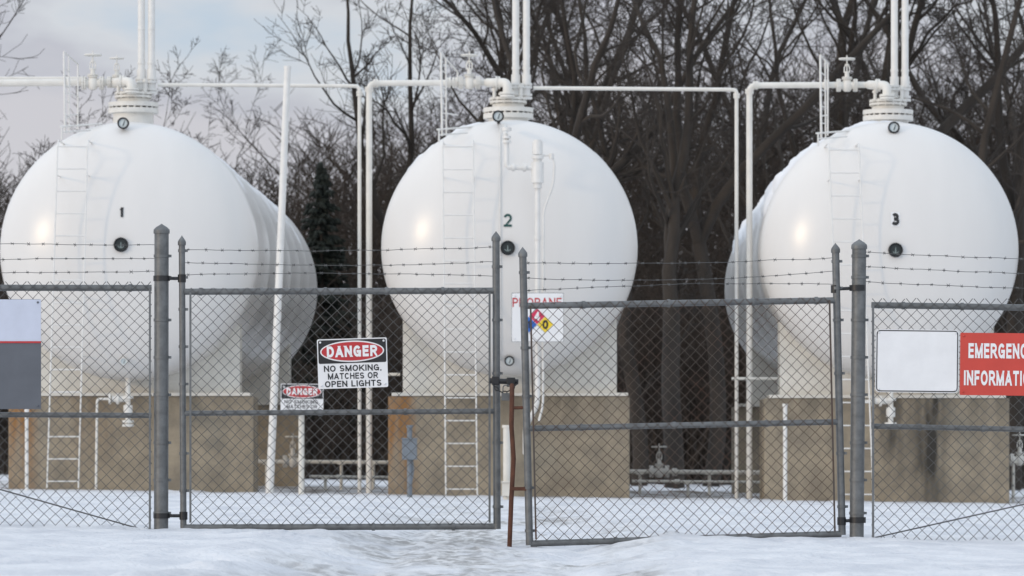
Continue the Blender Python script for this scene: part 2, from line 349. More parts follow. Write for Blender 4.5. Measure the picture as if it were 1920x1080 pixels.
# ---------------------------------------------------------------- tanks
ax=Vector((108/F,1,0)).normalized()
LEN=15.0
def valve(parent,org,c,s,drop=False):
    mb=MB(); c=Vector(c)
    mb.steps(c,(1,0,0),[(-1.25*s,-1.07*s,.82*s),(-1.0*s,-.84*s,.82*s),(-1.2*s,1.2*s,.46*s),(.84*s,1.0*s,.82*s),(1.07*s,1.25*s,.82*s)],18)
    for sx in(-1.04,1.04):
        for q in range(8):
            a=q*math.pi/4+.2; p=c+Vector((sx*s,math.cos(a)*.68*s,math.sin(a)*.68*s)); mb.tube([p-Vector((.3*s,0,0)),p+Vector((.3*s,0,0))],.075*s,5)
    mb.lathe(c-Vector((0,0,.8*s)),(0,0,1),[(0,.3*s),(.2*s,.55*s),(.8*s,.70*s),(1.3*s,.55*s),(1.6*s,.40*s)],16)
    mb.steps(c,(0,0,1),[(.72*s,.86*s,.66*s),(.91*s,1.05*s,.62*s),(1.05*s,1.6*s,.28*s),(1.6*s,1.72*s,.36*s),(2.5*s,2.65*s,.26*s),(1.7*s,3.75*s,.08*s),(3.2*s,3.42*s,.17*s)],14)
    for sx in(-1,1): mb.tube([c+Vector((sx*.33*s,0,1.6*s)),c+Vector((sx*.33*s,0,2.2*s)),c+Vector((sx*.15*s,0,2.6*s))],.08*s,6)
    v=part(parent,'valve',mb,M_pipe,org)
    hw=MB(); h=c+Vector((0,0,3.3*s)); n=20
    ring=[h+Vector((math.cos(a)*.95*s,math.sin(a)*.95*s,0)) for a in np.linspace(0,2*math.pi,n+1)]
    hw.tube(ring,.11*s,6,False)
    for k in range(4):
        a=k*math.pi/2+.4; hw.tube([h,h+Vector((math.cos(a)*.95*s,math.sin(a)*.95*s,0))],.09*s,5)
    part(parent,'handwheel',hw,M_pipe,org,up=v)
def ring_z(mb,o,r,bolts,s):
    for k in range(bolts):
        a=2*math.pi*k/bolts; p=Vector(o)+Vector((math.cos(a)*r,math.sin(a)*r,0)); mb.tube([p-Vector((0,0,s*3)),p+Vector((0,0,s*3))],s,6)
def dial(parent,org,c,r,mf,name,stem=None,rim=None):
    mb=MB(); c=Vector(c)
    mb.lathe(c,(0,-1,0),[(-.05,r*.55),(-.03,r),(.025,r),(.035,r*.93),(.03,r*.74),(.01,r*.72)],28)
    if stem: mb.tube([c,Vector(stem)],r*.28,8)
    d=part(parent,name,mb,rim or M_black,org)
    fb=MB(); fb.lathe(c,(0,-1,0),[(.012,r*.74),(.0125,0)],28); part(parent,'dial_face',fb,mf,org,up=d)
    nb=MB(); y=-.018
    nb.add([c+Vector((-.1*r,y,-.45*r)),c+Vector((.1*r,y,-.45*r)),c+Vector((.32*r,y,.45*r)),c+Vector((.24*r,y,.48*r))],[[0,1,2,3]],True)
    part(parent,'dial_needle',nb,M_black,org,up=d)
def tank(i,cx,cy,ptop,Rp,noz,num,lad):
    C=at(cx,cy,TD); R=px(Rp)
    lab={1:'white propane tank numbered 1 on concrete piers',2:'white propane tank numbered 2 with piping on its end',3:'white propane tank numbered 3 with snow on shoulder'}[i]
    base=Vector((C.x,TD,at(0,ptop,TD).z)); E=thing('propane_tank',lab,'tank',base,'white propane tanks in a row')
    def hy(x,z):
        q=max(0,1-((x-C.x)**2+(z-C.z)**2)/R/R); return C.y-.5*R*math.sqrt(q)
    def onhead(x,y):
        D=TD
        for _ in range(6): p=at(x,y,D); D=hy(p.x,p.z)
        return at(x,y,D)
    prof=[(-.5*R*math.cos(a),R*math.sin(a)) for a in np.linspace(0,math.pi/2,30)]
    prof+= [(.02,R+.004),(.05,R+.004),(.07,R)]
    for k in range(1,6):
        t=k*LEN/6; prof+=[(t-.03,R),(t-.01,R+.004),(t+.01,R+.004),(t+.03,R)]
    prof+=[(LEN+.5*R*math.sin(a),R*math.cos(a)) for a in np.linspace(0,math.pi/2,16)]
    mb=MB(); mb.lathe(C,ax,prof,128); part(E,'shell',mb,M_tank,base)
    # snow cap
    mb=MB(); na=60; nl=120; vs=[];fs=[]; am={1:.0,2:.6,3:1.0}[i]
    for j in range(nl):
        t=.05+(LEN-.3)*j/(nl-1)
        for k in range(na):
            a=math.radians(-74+148*k/(na-1)); w_=am if a<0 else am*.45
            th=.012+(.03+.09*w_)*noise.noise(Vector((a*3.5+i*9,t*1.1,i)))+(.015+.06*w_)*noise.noise(Vector((a*11,t*4,i)))-.02*abs(a)**2+.03*w_
            e=min(1,j/3,(nl-1-j)/3,k/2,(na-1-k)/2); th=th*e-.012*(1-e); th=max(th,-.02)
            p=C+ax*t+Vector((math.sin(a),0,math.cos(a)))*(R+th); vs.append(p)
    for j in range(nl-1):
        for k in range(na-1): fs.append([j*na+k,j*na+k+1,(j+1)*na+k+1,(j+1)*na+k])
    mb.add(vs,fs); part(E,'snow_cap',mb,M_snowcap,base)
    # saddles
    for dd in(.55,12.0):
        mb=MB(); o=C+ax*dd; zb=base.z+.05; n=24; hw=1.56; dp=.55
        xs_=[-hw+2*hw*k/n for k in range(n+1)]; top=[-math.sqrt(R*R-x*x)+.03 for x in xs_]
        vs=[];fs=[]
        for dy in(0,dp):
            for x,t in zip(xs_,top): vs+=[(o.x+x,o.y+dy,zb),(o.x+x,o.y+dy,o.z+t)]
        m=2*(n+1)
        for k in range(n): fs+=[[2*k,2*k+2,2*k+3,2*k+1],[m+2*k,m+2*k+1,m+2*k+3,m+2*k+2]]
        fs+=[[0,1,m+1,m],[2*n,m+2*n,m+2*n+1,2*n+1]]
        mb.add(vs,fs,True); mb.box((o.x-1.72,o.y-.15,base.z+.002),(o.x+1.72,o.y+dp+.15,zb))
        part(E,'saddle',mb,M_cream,base,.004)
    # manway nozzle
    ND=TD+1.0; fx=noz[0]; fy=noz[1]
    k=ND/F; P0=at(fx,fy,ND); mb=MB()
    mb.steps(P0,(0,0,1),[(-50*k,-20*k,38*k),(-23*k,-14*k,47*k),(-11*k,-3*k,47*k),(-3*k,4*k,30*k),(6*k,10*k,35*k),(12*k,16*k,35*k),(4*k,8*k,28*k),(10*k,12*k,30*k),(16*k,20*k,16*k)],36)
    ring_z(mb,P0-Vector((0,0,12.5*k)),43*k,22,2.4*k); ring_z(mb,P0+Vector((0,0,11*k)),32*k,14,2.2*k)
    for (q,hh) in((-26,34),(-13,26),(24,40),(6,30)):
        mb.steps(P0+Vector((q*k,-.18,0)),(0,0,1),[(14*k,hh*k,3.4*k),(hh*k-6*k,hh*k-2*k,5.5*k)],10)
    part(E,'manway',mb,M_pipe,base)
    # vent stacks
    for q in noz[2]:
        mb=MB(); b0=at(q,fy-14,ND)
        mb.steps(b0,(0,0,1),[(0,4*k,11*k),(6*k,10*k,11*k),(4*k,20*k,7.5*k),(20*k,24*k,11*k),(26*k,30*k,11*k),(24*k,46*k,8.5*k),(34*k,260*k,6.6*k)],18)
        mb.steps(b0,(0,0,1),[(56*k,60*k,7.6*k),(120*k,122*k,7.3*k)],18)
        ring_z(mb,b0+Vector((0,0,25*k)),9.5*k,8,1.5*k)
        part(E,'vent_stack',mb,M_white,base)
    # numeral
    n0=onhead(num[1],num[2])
    mt=M_teal if i==2 else M_black
    X,Z,f=textgeo(num[0],px(num[3]),px(num[4]),{1:.30,2:.17,3:.27}[i])
    if i==3:
        mb=MB(); w=px(8.5); hh=px(13.5); g=6; vs=[]
        for a in range(g+1):
            for c in range(g+1):
                x=n0.x-w+2*w*c/g; z=n0.z-hh+2*hh*a/g; vs.append((x,hy(x,z)-.006,z))
        mb.add(vs,[[a*(g+1)+c,a*(g+1)+c+1,(a+1)*(g+1)+c+1,(a+1)*(g+1)+c] for a in range(g) for c in range(g)])
        part(E,'number_patch',mb,M_signw,base)
    mb=MB(); mb.add([(n0.x+x,hy(n0.x+x,n0.z+z)-.012,n0.z+z) for x,z in zip(X,Z)],f,True)
    part(E,'number_marking',mb,mt,base)
    # float gauge
    gx,gy=num[5]; p=onhead(gx,gy); p.y-=.02
    mb=MB(); mb.lathe(p,(0,-1,0),[(-.08,px(13.5)),(.02,px(13.5)),(.03,px(12.3)),(.02,px(11)),(.0,px(10.5))],28)
    for a in range(8):
        an=a*math.pi/4; q=p+Vector((math.cos(an)*px(12.2),-.03,math.sin(an)*px(12.2))); mb.tube([q,q-Vector((0,.02,0))],px(1.5),6)
    G=part(E,'float_gauge',mb,M_black,base)
    fb=MB(); fb.lathe(p,(0,-1,0),[(.004,px(10.5)),(.005,0)],28); part(E,'dial_face',fb,M_dark,base,up=G)
    nb=MB()
    pts=[(px(6.5)*math.cos(a),px(6.5)*math.sin(a)) for a in np.linspace(math.radians(205),math.radians(335),9)]; pin=[(x*.78,z*.78) for x,z in pts]
    nb.add([p+Vector((x,-.012,z)) for x,z in pts+pin],[[k,k+1,k+10,k+9] for k in range(8)],True)
    nb.add([p+Vector((-px(1.6),-.012,-px(5.2))),p+Vector((px(1.6),-.012,-px(5.2))),p+Vector((px(.5),-.012,px(5))),p+Vector((-px(.5),-.012,px(5)))],[[0,1,2,3]],True)
    part(E,'dial_needle',nb,M_mark,base,up=G)
    gx,gy=num[6]; dial(E,base,at(gx,gy,63.6),px(11),M_face,'pressure_gauge',at(gx+2,gy+28,64.0))
    gx,gy=num[7]; p=onhead(gx,gy); p.y-=.06; dial(E,base,p,px(9.5 if i==2 else 7.5),M_face,'temperature_gauge',p+Vector((0,.15,.05)),None if i==2 else M_white)
    # ladder
    (x0,x1,yt),(x2,x3,yb),hr=lad; mb=MB(); LD=62.88
    ta,tb=at(x0,yt,LD),at(x1,yt,LD); ba,bb=at(x2,yb,LD),at(x3,yb,LD)
    for a,b_ in((ta,ba),(tb,bb)):
        mb.tube([a+Vector((0,1.0,0)),a+Vector((0,.12,-.0)),a-Vector((0,0,.1)),b_],px(1.5),6)
    n=int((yb-yt)/43)
    for q in range(n+1):
        t=(q+.3)/(n+.6); mb.tube([ta.lerp(ba,t),tb.lerp(bb,t)],px(1.3),6)
    for yy in(.1,.45,.62):
        for a,b_ in((ta,ba),(tb,bb)):
            q=a.lerp(b_,yy); yb_=hy(q.x,q.z); mb.tube([q,Vector((q.x,yb_,q.z))],px(1.2),5)
    part(E,'ladder',mb,M_white,base)
    # handrail cage at the ladder head
    mb=MB(); A,B,T0,T1,Y=hr
    r=px(1.7)
    f1=at(A,T0,63.6); f1b=at(A+2,Y,63.6); g1=at(B,T1,64.9); g1b=at(B,Y-8,64.9); f2=at(A+9,T0+9,63.7); f2b=at(A+10,Y,63.7)
    mb.tube([f1,f1b],r*1.3,8); mb.tube([f1,g1],r,8)
    if i!=2: mb.tube([g1,g1b],r,8)
    else: mb.tube([g1,at(B,T1+18,64.9)],r,8)
    mb.tube([f2,f2b],r*.9,8)
    for t in((.5,.78) if i==1 else (.72,)): mb.tube([f1.lerp(f1b,t),g1.lerp(g1b,t)],r*.8,6)
    for t in(.2,.4,.6,.8): mb.tube([f1.lerp(f1b,t),f2.lerp(f2b,t)],r*.7,6)
    mb.tube([at(A-8,Y-12,63.5),at(A+72,Y-18,63.9)],r,6); mb.tube([at(A-4,Y-2,63.3),at(A+50,Y-6,63.6)],r*.8,6); mb.tube([at(A-4,Y+12,63.2),at(A-4,Y-12,63.2)],r,6)
    part(E,'handrail',mb,M_white,base)
    return E,base,C,hy
T1=tank(1,242,471,742,242,(250,190,(265,284)),('1',228,398,8,18,(227,459),(231,231),(233,678)),((108,164,262),(88,147,915),(120,146,97,120,250)))
T2=tank(2,955,465,742,240,(953,200,(967,987)),('2',952,413,15,24,(952,465),(934,218),(955,677)),((830,887,262),(836,895,930),(827,858,100,135,255)))
T3=tank(3,1668,470,746,241,(1665,204,(1677,1697)),('3',1679,411,14,23,(1679,469),(1676,239),(1680,690)),((1554,1611,268),(1582,1638,940),(1538,1552,103,118,262)))
# concrete piers
def conc(name,stains):
    m=mat(name,(.35,.295,.215),.85,0,.1,2.6,.4,18,c2=(.24,.205,.155),thr=(.38,.62)); nt=m.node_tree; b=nt.nodes['Principled BSDF']; L=nt.links.new
    src=b.inputs['Base Color'].links[0].from_socket
    tc=nd(nt,'ShaderNodeTexCoord'); mp=nd(nt,'ShaderNodeMapping'); mp.inputs['Scale'].default_value=(5,5,.7); L(tc.outputs['Object'],mp.inputs[0])
    n=nd(nt,'ShaderNodeTexNoise'); n.inputs['Scale'].default_value=1; n.inputs['Detail'].default_value=6; L(mp.outputs[0],n.inputs[0])
    sx=nd(nt,'ShaderNodeSeparateXYZ'); L(tc.outputs['Object'],sx.inputs[0])
    for (x,w,z0,z1,col,amt) in stains:
        s1=nd(nt,'ShaderNodeMath',operation='SUBTRACT'); L(sx.outputs[0],s1.inputs[0]); s1.inputs[1].default_value=x
        ab=nd(nt,'ShaderNodeMath',operation='ABSOLUTE'); L(s1.outputs[0],ab.inputs[0])
        mr=nd(nt,'ShaderNodeMapRange'); L(ab.outputs[0],mr.inputs[0]); mr.inputs[1].default_value=w; mr.inputs[2].default_value=w*.3; 
        mz=nd(nt,'ShaderNodeMapRange'); L(sx.outputs[2],mz.inputs[0]); mz.inputs[1].default_value=z0; mz.inputs[2].default_value=z1
        mu=nd(nt,'ShaderNodeMath',operation='MULTIPLY'); L(mr.outputs[0],mu.inputs[0]); L(mz.outputs[0],mu.inputs[1])
        mn=nd(nt,'ShaderNodeMapRange'); L(n.outputs[0],mn.inputs[0]); mn.inputs[1].default_value=.32; mn.inputs[2].default_value=.58; mn.inputs[4].default_value=amt
        m2=nd(nt,'ShaderNodeMath',operation='MULTIPLY'); L(mu.outputs[0],m2.inputs[0]); L(mn.outputs[0],m2.inputs[1])
        mx=nd(nt,'ShaderNodeMix',data_type='RGBA'); L(m2.outputs[0],mx.inputs[0]); L(src,mx.inputs[6]); mx.inputs[7].default_value=(*col,1); src=mx.outputs[2]
    L(src,b.inputs['Base Color']); return m
DK=(.04,.036,.03); RU=(.28,.14,.05)
cm=[conc('concrete_a',[(-1.6,.3,-.6,1.0,RU,1),(-.5,.7,0,1.5,(.2,.13,.07),.6),(.4,1.6,.9,1.5,(.13,.11,.08),.8)]),
    conc('concrete_b',[(-1.6,.35,-.8,.9,RU,1),(.3,1.8,.8,1.5,(.13,.11,.08),.8)]),
    conc('concrete_c',[(.62,.34,-.6,.5,DK,1),(.1,.30,.0,1.0,DK,.9),(1.4,.7,.4,1.5,(.09,.08,.06),.5),(-1.2,.8,.7,1.5,(.09,.08,.06),.5)])]
for i,(x0,x1,yt,yb,T) in enumerate([(15,475,742,922,T1),(727,1180,742,933,T2),(1432,1892,746,944,T3)]):
    for j,dd in enumerate((.42,11.9)):
        D=TD+.42; a=at(x0,yt,D); c=at(x1,yb,D); sh=ax.x*dd; mb=MB()
        w=(c.x-a.x)/2; mx_=(a.x+c.x)/2; zt=T[1].z
        zb=c.z-.25; mb.box((mx_-w+sh,TD+dd,zb),(mx_+w+sh,TD+dd+1.15,zt))
        o=solo('concrete_pier','tan stained concrete pier carrying a white tank','pier',(mx_+sh,TD+dd,c.z),mb,cm[i],.02,'concrete piers under the tanks')
# tank 2 end piping
E,base,C,hy=T2
D=62.6
mb=MB(); 
mb.tube(fillet([at(947,238,63.4),at(947,245,D+.2),at(950,262,D),at(950,314,D),at(1000,315,D)],px(8)),px(4.6),10)
mb.steps(at(950,268,D),(0,0,1),[(0,px(5),px(8)),(px(8),px(13),px(8)),(px(22),px(28),px(9))],14)
mb.steps(at(960,314,D),(1,0,0),[(0,px(5),px(7)),(px(20),px(26),px(8))],14)
part(E,'relief_pipe',mb,M_white,base)
mb=MB()
mb.steps(at(1008,343,D),(0,0,1),[(-px(10),0,px(8)),(0,px(38),px(11.5)),(px(38),px(44),px(8)),(px(44),px(50),px(11)),(px(52),px(76),px(9.5)),(px(76),px(79),px(7))],20)
part(E,'regulator',mb,M_white,base)
mb=MB(); mb.tube(fillet([at(1008,353,D),at(1008,760,D),at(985,800,D+.3),at(985,850,D+.6)],px(20)),px(5),10)
mb.steps(at(1008,450,D),(0,0,1),[(0,px(8),px(6.5))],14); mb.steps(at(1008,640,D),(0,0,1),[(0,px(8),px(6.5))],14)
part(E,'drain_pipe',mb,M_white,base)
mb=MB(); mb.tube(fillet([at(1018,291,D),at(1034,291,D),at(1040,305,D),at(1038,345,D),at(1019,395,D),at(1018,760,D),at(1010,790,D)],px(14)),px(2.2),7)
mb.steps(at(1034,298,D),(0,0,1),[(0,px(10),px(4.5))],10)
part(E,'sensing_line',mb,M_white,base)
mb=MB(); pts=[]
for y in range(238,700,22): 
    q=at(938,y,TD); q.y=min(hy(q.x,q.z)-.02,63.6); pts.append(q)
mb.tube(pts,px(1.1),6); part(E,'gauge_line',mb,M_white,base)
for T,x,y in((T1,240,712),(T3,1670,716)):
    E,base,C,hy=T; D=63.5; mb=MB()
    mb.tube(fillet([at(x,y-4,63.9),at(x,y+45,D),at(x,y+85,D)],px(5)),px(5),10)
    mb.steps(at(x,y+88,D),(0,0,1),[(0,px(5),px(11)),(px(7),px(12),px(11)),(px(22),px(40),px(8.5)),(px(52),px(57),px(10))],16)
    mb.tube([at(x-30,y+36,D),at(x+4,y+36,D)],px(6),10); mb.steps(at(x-36,y+36,D),(1,0,0),[(0,px(4),px(10)),(px(14),px(19),px(10))],14)
    mb.tube(fillet([at(x-36,y+36,D),at(x-58,y+36,D),at(x-60,y+205,D)],px(6)),px(2.4),8)
    part(E,'drain_valve',mb,M_pipe,base)
# ---------------------------------------------------------------- header pipes
ND=TD+1.0
def pipe(label,pts,r,D=ND,fl=[],fr=9,name='header_pipe'):
    P=[at(x,y,D) for x,y in pts]; b=P[0] if P[0].z<P[-1].z else P[-1]
    mb=MB(); mb.tube(fillet(P,px(fr,D)),px(r,D),12)
    for (x,y,dx,rr) in fl: 
        mb.steps(at(x,y,D),(1,0,0) if dx else (0,0,1),[(0,px(4,D),px(rr,D)),(px(5,D),px(9,D),px(rr,D))],16)
    return solo(name,label,'pipe',tuple(b),mb,M_pipe,0,'cream painted transfer pipes')
def elbow(T,x0,y0,x1,y1,yb):
    E,base,C,hy=T; D=ND-.42; mb=MB()
    mb.tube(fillet([at(x0,y0,ND-.02),at(x1-16,y1,D+.1),at(x1,y1,D),at(x1,yb,D)],px(14),7),px(8.5),14)
    mb.steps(at(x1-22,y1,D+.12),(1,0,0),[(0,px(4),px(12)),(px(5),px(9),px(12))],16); mb.steps(at(x1,yb-2,D),(0,0,1),[(0,px(4),px(14)),(px(5),px(9),px(14))],16)
    part(E,'inlet_elbow',mb,M_pipe,base)
pipe('cream pipe running level to the first tank',[(-60,156),(215,154)],7,fl=[(120,155,1,10),(205,154,1,11)],fr=14)
pipe('thin cream pipe running beside the header pipe',[(-60,147),(160,147)],3.5,ND+.3)
pipe('cream pipe rising from ground to second tank',[(692,940),(692,156),(914,155)],5.8,fl=[(700,156,1,8),(692,172,0,8),(836,155,1,10),(848,155,1,10)],fr=14)
pipe('slim cream pipe rising then running to first tank',[(674,930),(674,162),(655,161),(296,159)],3.6,fl=[(674,180,0,6)],fr=9)
pipe('cream pipe rising from ground to third tank',[(1405,945),(1405,160),(1630,159)],5.8,fl=[(1412,160,1,8),(1405,176,0,8),(1545,159,1,10)],fr=14)
pipe('slim cream pipe rising then running to second tank',[(1381,940),(1381,169),(1365,168),(1000,165)],3.6,fl=[(1381,184,0,6)],fr=9)
elbow(T1,215,154,246,153,176); elbow(T2,914,155,951,155,184); elbow(T3,1630,159,1663,160,188)
for (E,base,C,hy),vs in((T1,((174,156,16),(219,154,13.5))),(T2,((880,155,15.5),)),(T3,((1588,160,15),))):
    for x,y,s in vs: valve(E,base,at(x,y,ND-.02),px(s,ND))
for i,(x0,x1,y) in enumerate(((664,750,702),(1372,1458,710))):
    mb=MB(); D=ND-.15; mb.tube([at(x0,y,D),at(x1,y,D)],px(3),6)
    solo('pipe_bracket','cream steel bracket clamping two upright pipes','bracket',tuple(at(x0,y,D)),mb,M_cream,0,'pipe brackets')
mb=MB(); mb.tube([at(505,935,63),at(523,530,63),at(539,128,63)],[px(7.5),px(7),px(6.3)],14); mb.steps(at(539,130,63),(.04,0,1),[(0,px(6),px(7.2))],14)
solo('leaning_pole','tall white pole leaning slightly beside the tank','pole',tuple(at(505,930,63)),mb,M_white)
def ground_pipe(x0,x1,y,D,r,vx=None,posts=(),lab='low cream pipe on short supports across the yard'):
    b=at((x0+x1)/2,y,D); b.z=gz(b.x,D)[0]; e=thing('yard_pipe',lab,'pipe',tuple(b),'low yard pipes')
    mb=MB(); mb.tube([at(x0,y,D),at(x1,y+2,D)],px(r,D),10)
    mb.steps(at((x0*2+x1)/3,y+1,D),(1,0,0),[(0,px(4,D),px(r*1.8,D)),(px(5,D),px(9,D),px(r*1.8,D))],14); part(e,'pipe',mb,M_cream,tuple(b))
    for q in posts:
        mb=MB(); p=at(q,y,D); mb.tube([p,Vector((p.x,p.y,b.z-.1))],px(3,D),8); mb.box((p.x-.06,p.y-.06,p.z-.05),(p.x+.06,p.y+.06,p.z-.02)); part(e,'support',mb,M_cream,tuple(b))
    if vx:
        p=at(vx,y,D); valve(e,tuple(b),p,px(14,D))
ground_pipe(1178,1425,884,70,4,1236,(1200,1330,1408)); ground_pipe(478,735,865,70,3.5,549,(500,640,700)); ground_pipe(1185,1425,902,67.5,2.5,None,(1290,)); ground_pipe(580,735,893,68,2.5,None,(610,))
ground_pipe(1893,1990,862,66,4,1912,(1900,1960))
def stand(x,yt,yb,D,r,mt,lab,plate=None):
    mb=MB(); mb.tube([at(x,yb+10,D),at(x,yt,D)],px(r,D),12); mb.steps(at(x,yt,D),(0,0,1),[(-px(2,D),px(3,D),px(r*1.3,D))],12)
    if plate:
        a=at(x-plate[0],plate[2],D); c=at(x+plate[0],plate[1],D); mb.box((a.x,a.y-.1,a.z),(c.x,c.y,c.z))
        mb.box((a.x-.01,a.y-.12,c.z),(c.x+.01,c.y+.01,c.z+.02)); mb.tube([at(x+5,plate[2],D),at(x+7,plate[2]+20,D),at(x+2,yb-20,D)],px(2,D),6)
    return solo('service_post',lab,'post',tuple(at(x,yb,D)),mb,mt,.004,None)
stand(565,775,918,62,5.5,M_cream,'short cream post carrying a small danger sign')
stand(768,800,932,61,5,M_box,'blue grey post with a small electrical box',(14,824,862))
stand(950,800,936,60,7,M_cream,'short cream post standing in the snow',(9,905,930))
stand(1472,760,935,62.5,4,M_white,'slim white conduit post before a pier'); stand(50,770,918,62.5,3.5,M_white,'slim white conduit post before a pier')
# ---------------------------------------------------------------- signs
def rrect(w,h,r,n=6):
    out=[]
    for cx,cz,a0 in((w/2-r,-h/2+r,-90),(w/2-r,h/2-r,0),(-w/2+r,h/2-r,90),(-w/2+r,-h/2+r,180)):
        for k in range(n+1):
            a=math.radians(a0+90*k/n); out.append((cx+math.cos(a)*r,cz+math.sin(a)*r))
    return out
def sign(name,label,cx,cy,D,w,h,rot,els,boardmat=None,r=4):
    k=D/F; loc=at(cx,cy+h/2,D); e=thing(name,label,'sign',tuple(loc)); cz=h/2*k
    pts=rrect(w*k,h*k,r*k); n=len(pts); mb=MB()
    mb.add([(x,0,cz+z) for x,z in pts],[list(range(n))],True); mb.add([(x,.004,cz+z) for x,z in pts],[list(range(n))[::-1]],True)
    mb.add([(x,0,cz+z) for x,z in pts]+[(x,.004,cz+z) for x,z in pts],[[i,n+i,n+(i+1)%n,(i+1)%n] for i in range(n)],True)
    for sx in(-1,1):
        for sz in(-1,1):
            p=Vector((sx*(w/2-6)*k,0,cz+sz*(h/2-6)*k)); mb.lathe(p,(0,-1,0),[(0,2.2*k),(.010,1.8*k),(.012,.2*k)],10)
    part(e,'sign_board',mb,boardmat or M_signw,(0,0,0))
    for j,el in enumerate(els):
        mb=MB(); lay=el[-1]; y=-.0022*lay
        if el[0]=='rect':
            _,x,z,ww,hh,rr,mt,nm,_l=el; q=rrect(ww*k,hh*k,rr*k); mb.add([(a+x*k,y,cz+b-z*k) for a,b in q],[list(range(len(q)))],True)
        if el[0]=='oval':
            _,x,z,ww,hh,mt,nm,_l=el; q=[(math.cos(a)*ww*k/2,math.sin(a)*hh*k/2) for a in np.linspace(0,2*math.pi,49)[:-1]]; mb.add([(a+x*k,y,cz+b-z*k) for a,b in q],[list(range(48))],True)
        if el[0]=='dia':
            _,x,z,s,mt,nm,_l=el; mb.add([((x-s)*k,y,cz-z*k),(x*k,y,cz-(z+s)*k),((x+s)*k,y,cz-z*k),(x*k,y,cz-(z-s)*k)],[[0,1,2,3]],True)
        if el[0]=='text':
            _,s,x,z,ww,hh,mt,wt,nm,_l=el; X,Z,f=textgeo(s,ww*k,hh*k,wt); mb.add([(a+x*k,y-.00002*(q_%7),cz+b-z*k) for q_,(a,b) in enumerate(zip(X,Z))],f,True)
        part(e,nm,mb,mt,(0,0,0))
    e.rotation_euler=(0,-math.radians(rot),0); return e
def danger(cx,cy,D,w,rot,lab):
    s=w/131
    sign('danger_sign',lab,cx,cy,D,131*s,93*s,rot,[('rect',0,-22.5*s,127*s,44*s,3*s,M_black,'header_panel',1),('oval',0,-22.5*s,120*s,40*s,M_textw,'oval_border',2),('oval',0,-22.5*s,115*s,35*s,M_signred,'oval_panel',3),
      ('text','DANGER',0,-22.5*s,95*s,21*s,M_textw,.25,'lettering',4),('text','NO SMOKING,',0,9*s,108*s,11.5*s,M_black,.19,'lettering',1),('text','MATCHES OR',0,23.5*s,94*s,11.5*s,M_black,.19,'lettering',1),('text','OPEN LIGHTS',0,38*s,106*s,11.5*s,M_black,.19,'lettering',1)],r=3*s)
danger(662.5,681,FD-.07,131,1.8,'black red and white danger no smoking sign on gate')
danger(566,748,61.8,80,-.5,'smaller danger no smoking sign on short post')
sign('blank_sign','blank white sign with thin black border on fence',1719,677,FD-.05,156,118,-.6,[('rect',0,0,153,115,7,M_black,'border',1),('rect',0,0,149,111,6,M_signw,'panel',2)],r=8)
sign('emergency_sign','red emergency information sign with white letters',1878,683,FD-.05,157,117,-.6,[('text','EMERGENCY',-1,-25,124,28,M_textw,.22,'lettering',1),('text','INFORMATION',-2,26,138,28,M_textw,.22,'lettering',1)],M_emred,2)
sign('notice_sign','grey notice sign with pale blue top and red line',5,664,FD-.05,144,206,0,[('rect',0,-63,144,79,1,M_pale,'header_panel',1),('rect',0,-22.5,144,3.5,.5,M_signred,'stripe',2)],M_grey,2)
sign('propane_sign','white propane sign with coloured hazard diamond',1008,595,62.2,98,92,0,[('rect',0,0,98,92,2,M_galv,'border',.5),('rect',0,0,96.5,90.5,2,M_signw,'panel',1),('text','PROPANE',-1,-28,92,17,M_signred,.16,'lettering',2),
  ('dia',-1,-2,15,M_pink,'hazard_diamond',2),('dia',-16.5,13.5,15,M_blue,'hazard_diamond',2),('dia',14.5,13.5,15,M_yel,'hazard_diamond',2),('dia',-1,29,15.3,M_black,'hazard_diamond',2),('dia',-1,29,14.4,M_signw,'hazard_diamond',3),
  ('text','4',-1,-2,11,17,M_textw,.2,'lettering',3),('text','1',-16.5,13.5,6,14,M_black,.2,'lettering',3),('text','0',14.5,13.5,11,17,M_black,.22,'lettering',3)],r=2)
# ---------------------------------------------------------------- fence and gates
def chain(x0,x1,yt,yb,D,jag=0):
    st=10.6; n=int(round((x1-x0)/st)); sx=(x1-x0)/n; m=int(round((yb-yt)/st)); sz=(yb-yt)/m
    P=np.empty((n,m+1,3)); k=D/F
    for i in range(n):
        for j in range(m+1):
            right=(i+j)%2; x=x0+sx*(i+right); y=yt+sz*j
            if j==0: x=x0+sx*(i+.5)+(5 if right else -5)*.8
            x+=1.5*noise.noise(Vector((i*.3,j*.4,x0))); y+=1.5*noise.noise(Vector((i*.35,j*.3,x0+5)))
            P[i,j]=((x-CX)*k,D+(.003 if right else -.003)+.012*noise.noise(Vector((i*.08,j*.08,x0))),CH-(y-HY)*k)
    return batch(P,np.full((n,m+1),.0031),5)
def barbed(pts,D):
    mb=MB(); P=[]; ph=random.uniform(0,9)
    def wob(x): return 1.6*noise.noise(Vector((x*.012,ph,0)))+.9*noise.noise(Vector((x*.05,ph,3)))
    for (x0,y0),(x1,y1) in zip(pts[:-1],pts[1:]):
        n=max(2,int((x1-x0)/10))
        for i in range(n):
            t=i/n; x=x0+(x1-x0)*t; P.append(at(x,y0+(y1-y0)*t+wob(x),D))
    P.append(at(*pts[-1],D)); mb.tube(P,.0023,5)
    x=pts[0][0]+8
    while x<pts[-1][0]-4:
        for (a,b_),(c,d_) in zip(pts[:-1],pts[1:]):
            if a<=x<=c: y=b_+(d_-b_)*(x-a)/(c-a)+wob(x)
        p=at(x,y,D)
        for s in(-1,1):
            d=Vector((s*random.uniform(.004,.014),random.uniform(-.012,.012),random.uniform(.007,.015))); mb.tube([p-d,p+d],.0018,4)
        mb.tube([p-Vector((.010,0,0)),p+Vector((.010,0,0))],.0042,6)
        x+=random.uniform(24,34)
    return mb
